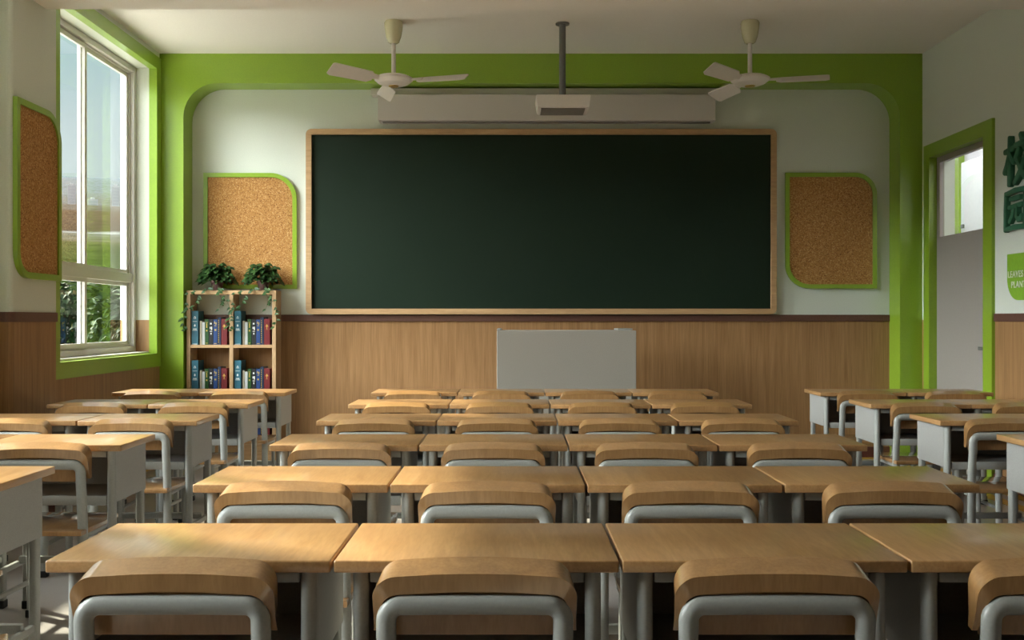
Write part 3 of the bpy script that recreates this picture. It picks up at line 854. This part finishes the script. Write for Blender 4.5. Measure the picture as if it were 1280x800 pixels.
# ------------------------------------------------------------------ light
SUN = Vector((1, -.60, -.83)).normalized()       # direction the light travels
sl = bpy.data.lights.new('sun', 'SUN'); sl.energy = 18.0; sl.angle = radians(2.2); sl.color = (1, .91, .73)
so = bpy.data.objects.new('sun', sl); COL.objects.link(so); so.rotation_euler = SUN.to_track_quat('-Z', 'Y').to_euler(); so.location = (-10, 12, 12)
W = bpy.data.worlds.new('sky'); S.world = W; W.use_nodes = True
n, l = W.node_tree.nodes, W.node_tree.links
bg = n['Background']
tc = n.new('ShaderNodeTexCoord'); nm = n.new('ShaderNodeVectorMath'); nm.operation = 'NORMALIZE'; l.new(tc.outputs['Generated'], nm.inputs[0])
sx = n.new('ShaderNodeSeparateXYZ'); l.new(nm.outputs[0], sx.inputs[0])
cl_ = noise(n, l, (lambda mp_: (l.new(nm.outputs[0], mp_.inputs['Vector']), mp_.inputs['Scale'].__setattr__('default_value', (3,3,9)), mp_.outputs[0])[2])(n.new('ShaderNodeMapping')), 1, 4, .55)
ad = n.new('ShaderNodeMath'); ad.operation = 'MULTIPLY_ADD'; l.new(cl_, ad.inputs[0]); ad.inputs[1].default_value = .10; l.new(sx.outputs['Z'], ad.inputs[2])
base = ramp(n, l, ad.outputs[0], [(.08, (.84,.90,.90)), (.22, (.74,.85,.90)), (.34, (.46,.70,.78)), (.47, (.60,.74,.86)), (1, (.40,.58,.82))])
acc = base
def lobe(acc, d, power, strength, col):
    dt = n.new('ShaderNodeVectorMath'); dt.operation = 'DOT_PRODUCT'; l.new(nm.outputs[0], dt.inputs[0]); dt.inputs[1].default_value = Vector(d).normalized()
    mx = n.new('ShaderNodeMath'); mx.operation = 'MAXIMUM'; l.new(dt.outputs['Value'], mx.inputs[0]); mx.inputs[1].default_value = 0
    pw = n.new('ShaderNodeMath'); pw.operation = 'POWER'; l.new(mx.outputs[0], pw.inputs[0]); pw.inputs[1].default_value = power
    cb = n.new('ShaderNodeCombineXYZ')
    for k in range(3): l.new(pw.outputs[0], cb.inputs[k])
    mu = n.new('ShaderNodeVectorMath'); mu.operation = 'MULTIPLY'; l.new(cb.outputs[0], mu.inputs[0]); mu.inputs[1].default_value = tuple(strength*c for c in col)
    sm = n.new('ShaderNodeVectorMath'); sm.operation = 'ADD'; l.new(acc, sm.inputs[0]); l.new(mu.outputs[0], sm.inputs[1])
    return sm.outputs[0]
acc = lobe(acc, (-.90, -.28, .28), 7, 54, (.98, .99, 1))      # broad glow added to the unseen side sky to light the room
acc = lobe(acc, -SUN, 60, 40, (1, .95, .85))                  # glow around the sun
l.new(acc, bg.inputs['Color']); bg.inputs['Strength'].default_value = 1.0
W.cycles.sampling_method = 'MANUAL'; W.cycles.sample_map_resolution = 512
for k, (a, b) in enumerate(WIN):   # sampling portals in the window openings
    pl_ = bpy.data.lights.new('window_portal', 'AREA'); pl_.shape = 'RECTANGLE'; pl_.size = b-a; pl_.size_y = WZ1-WZ0
    pl_.cycles.is_portal = True
    po = bpy.data.objects.new('window_portal', pl_); COL.objects.link(po)
    po.location = (XO-.01, (a+b)/2, (WZ0+WZ1)/2); po.rotation_euler = Vector((1,0,0)).to_track_quat('-Z', 'Z').to_euler()

# ------------------------------------------------------------------ camera and view
cam = bpy.data.cameras.new('camera'); co = bpy.data.objects.new('camera', cam); COL.objects.link(co)
co.location = (0, 0, 1.25); co.rotation_euler = (pi/2, 0, 0)
cam.sensor_width = 36; cam.lens = 36; cam.clip_end = 6000; cam.clip_start = .05
S.camera = co
vs_ = S.view_settings; vs_.view_transform = 'Standard'; vs_.look = 'None'; vs_.exposure = 0; vs_.gamma = 1; vs_.use_curve_mapping = False
S.cycles.use_denoising = True
S.cycles.max_bounces = 12; S.cycles.diffuse_bounces = 8; S.cycles.transparent_max_bounces = 16
S.cycles.sample_clamp_indirect = 6
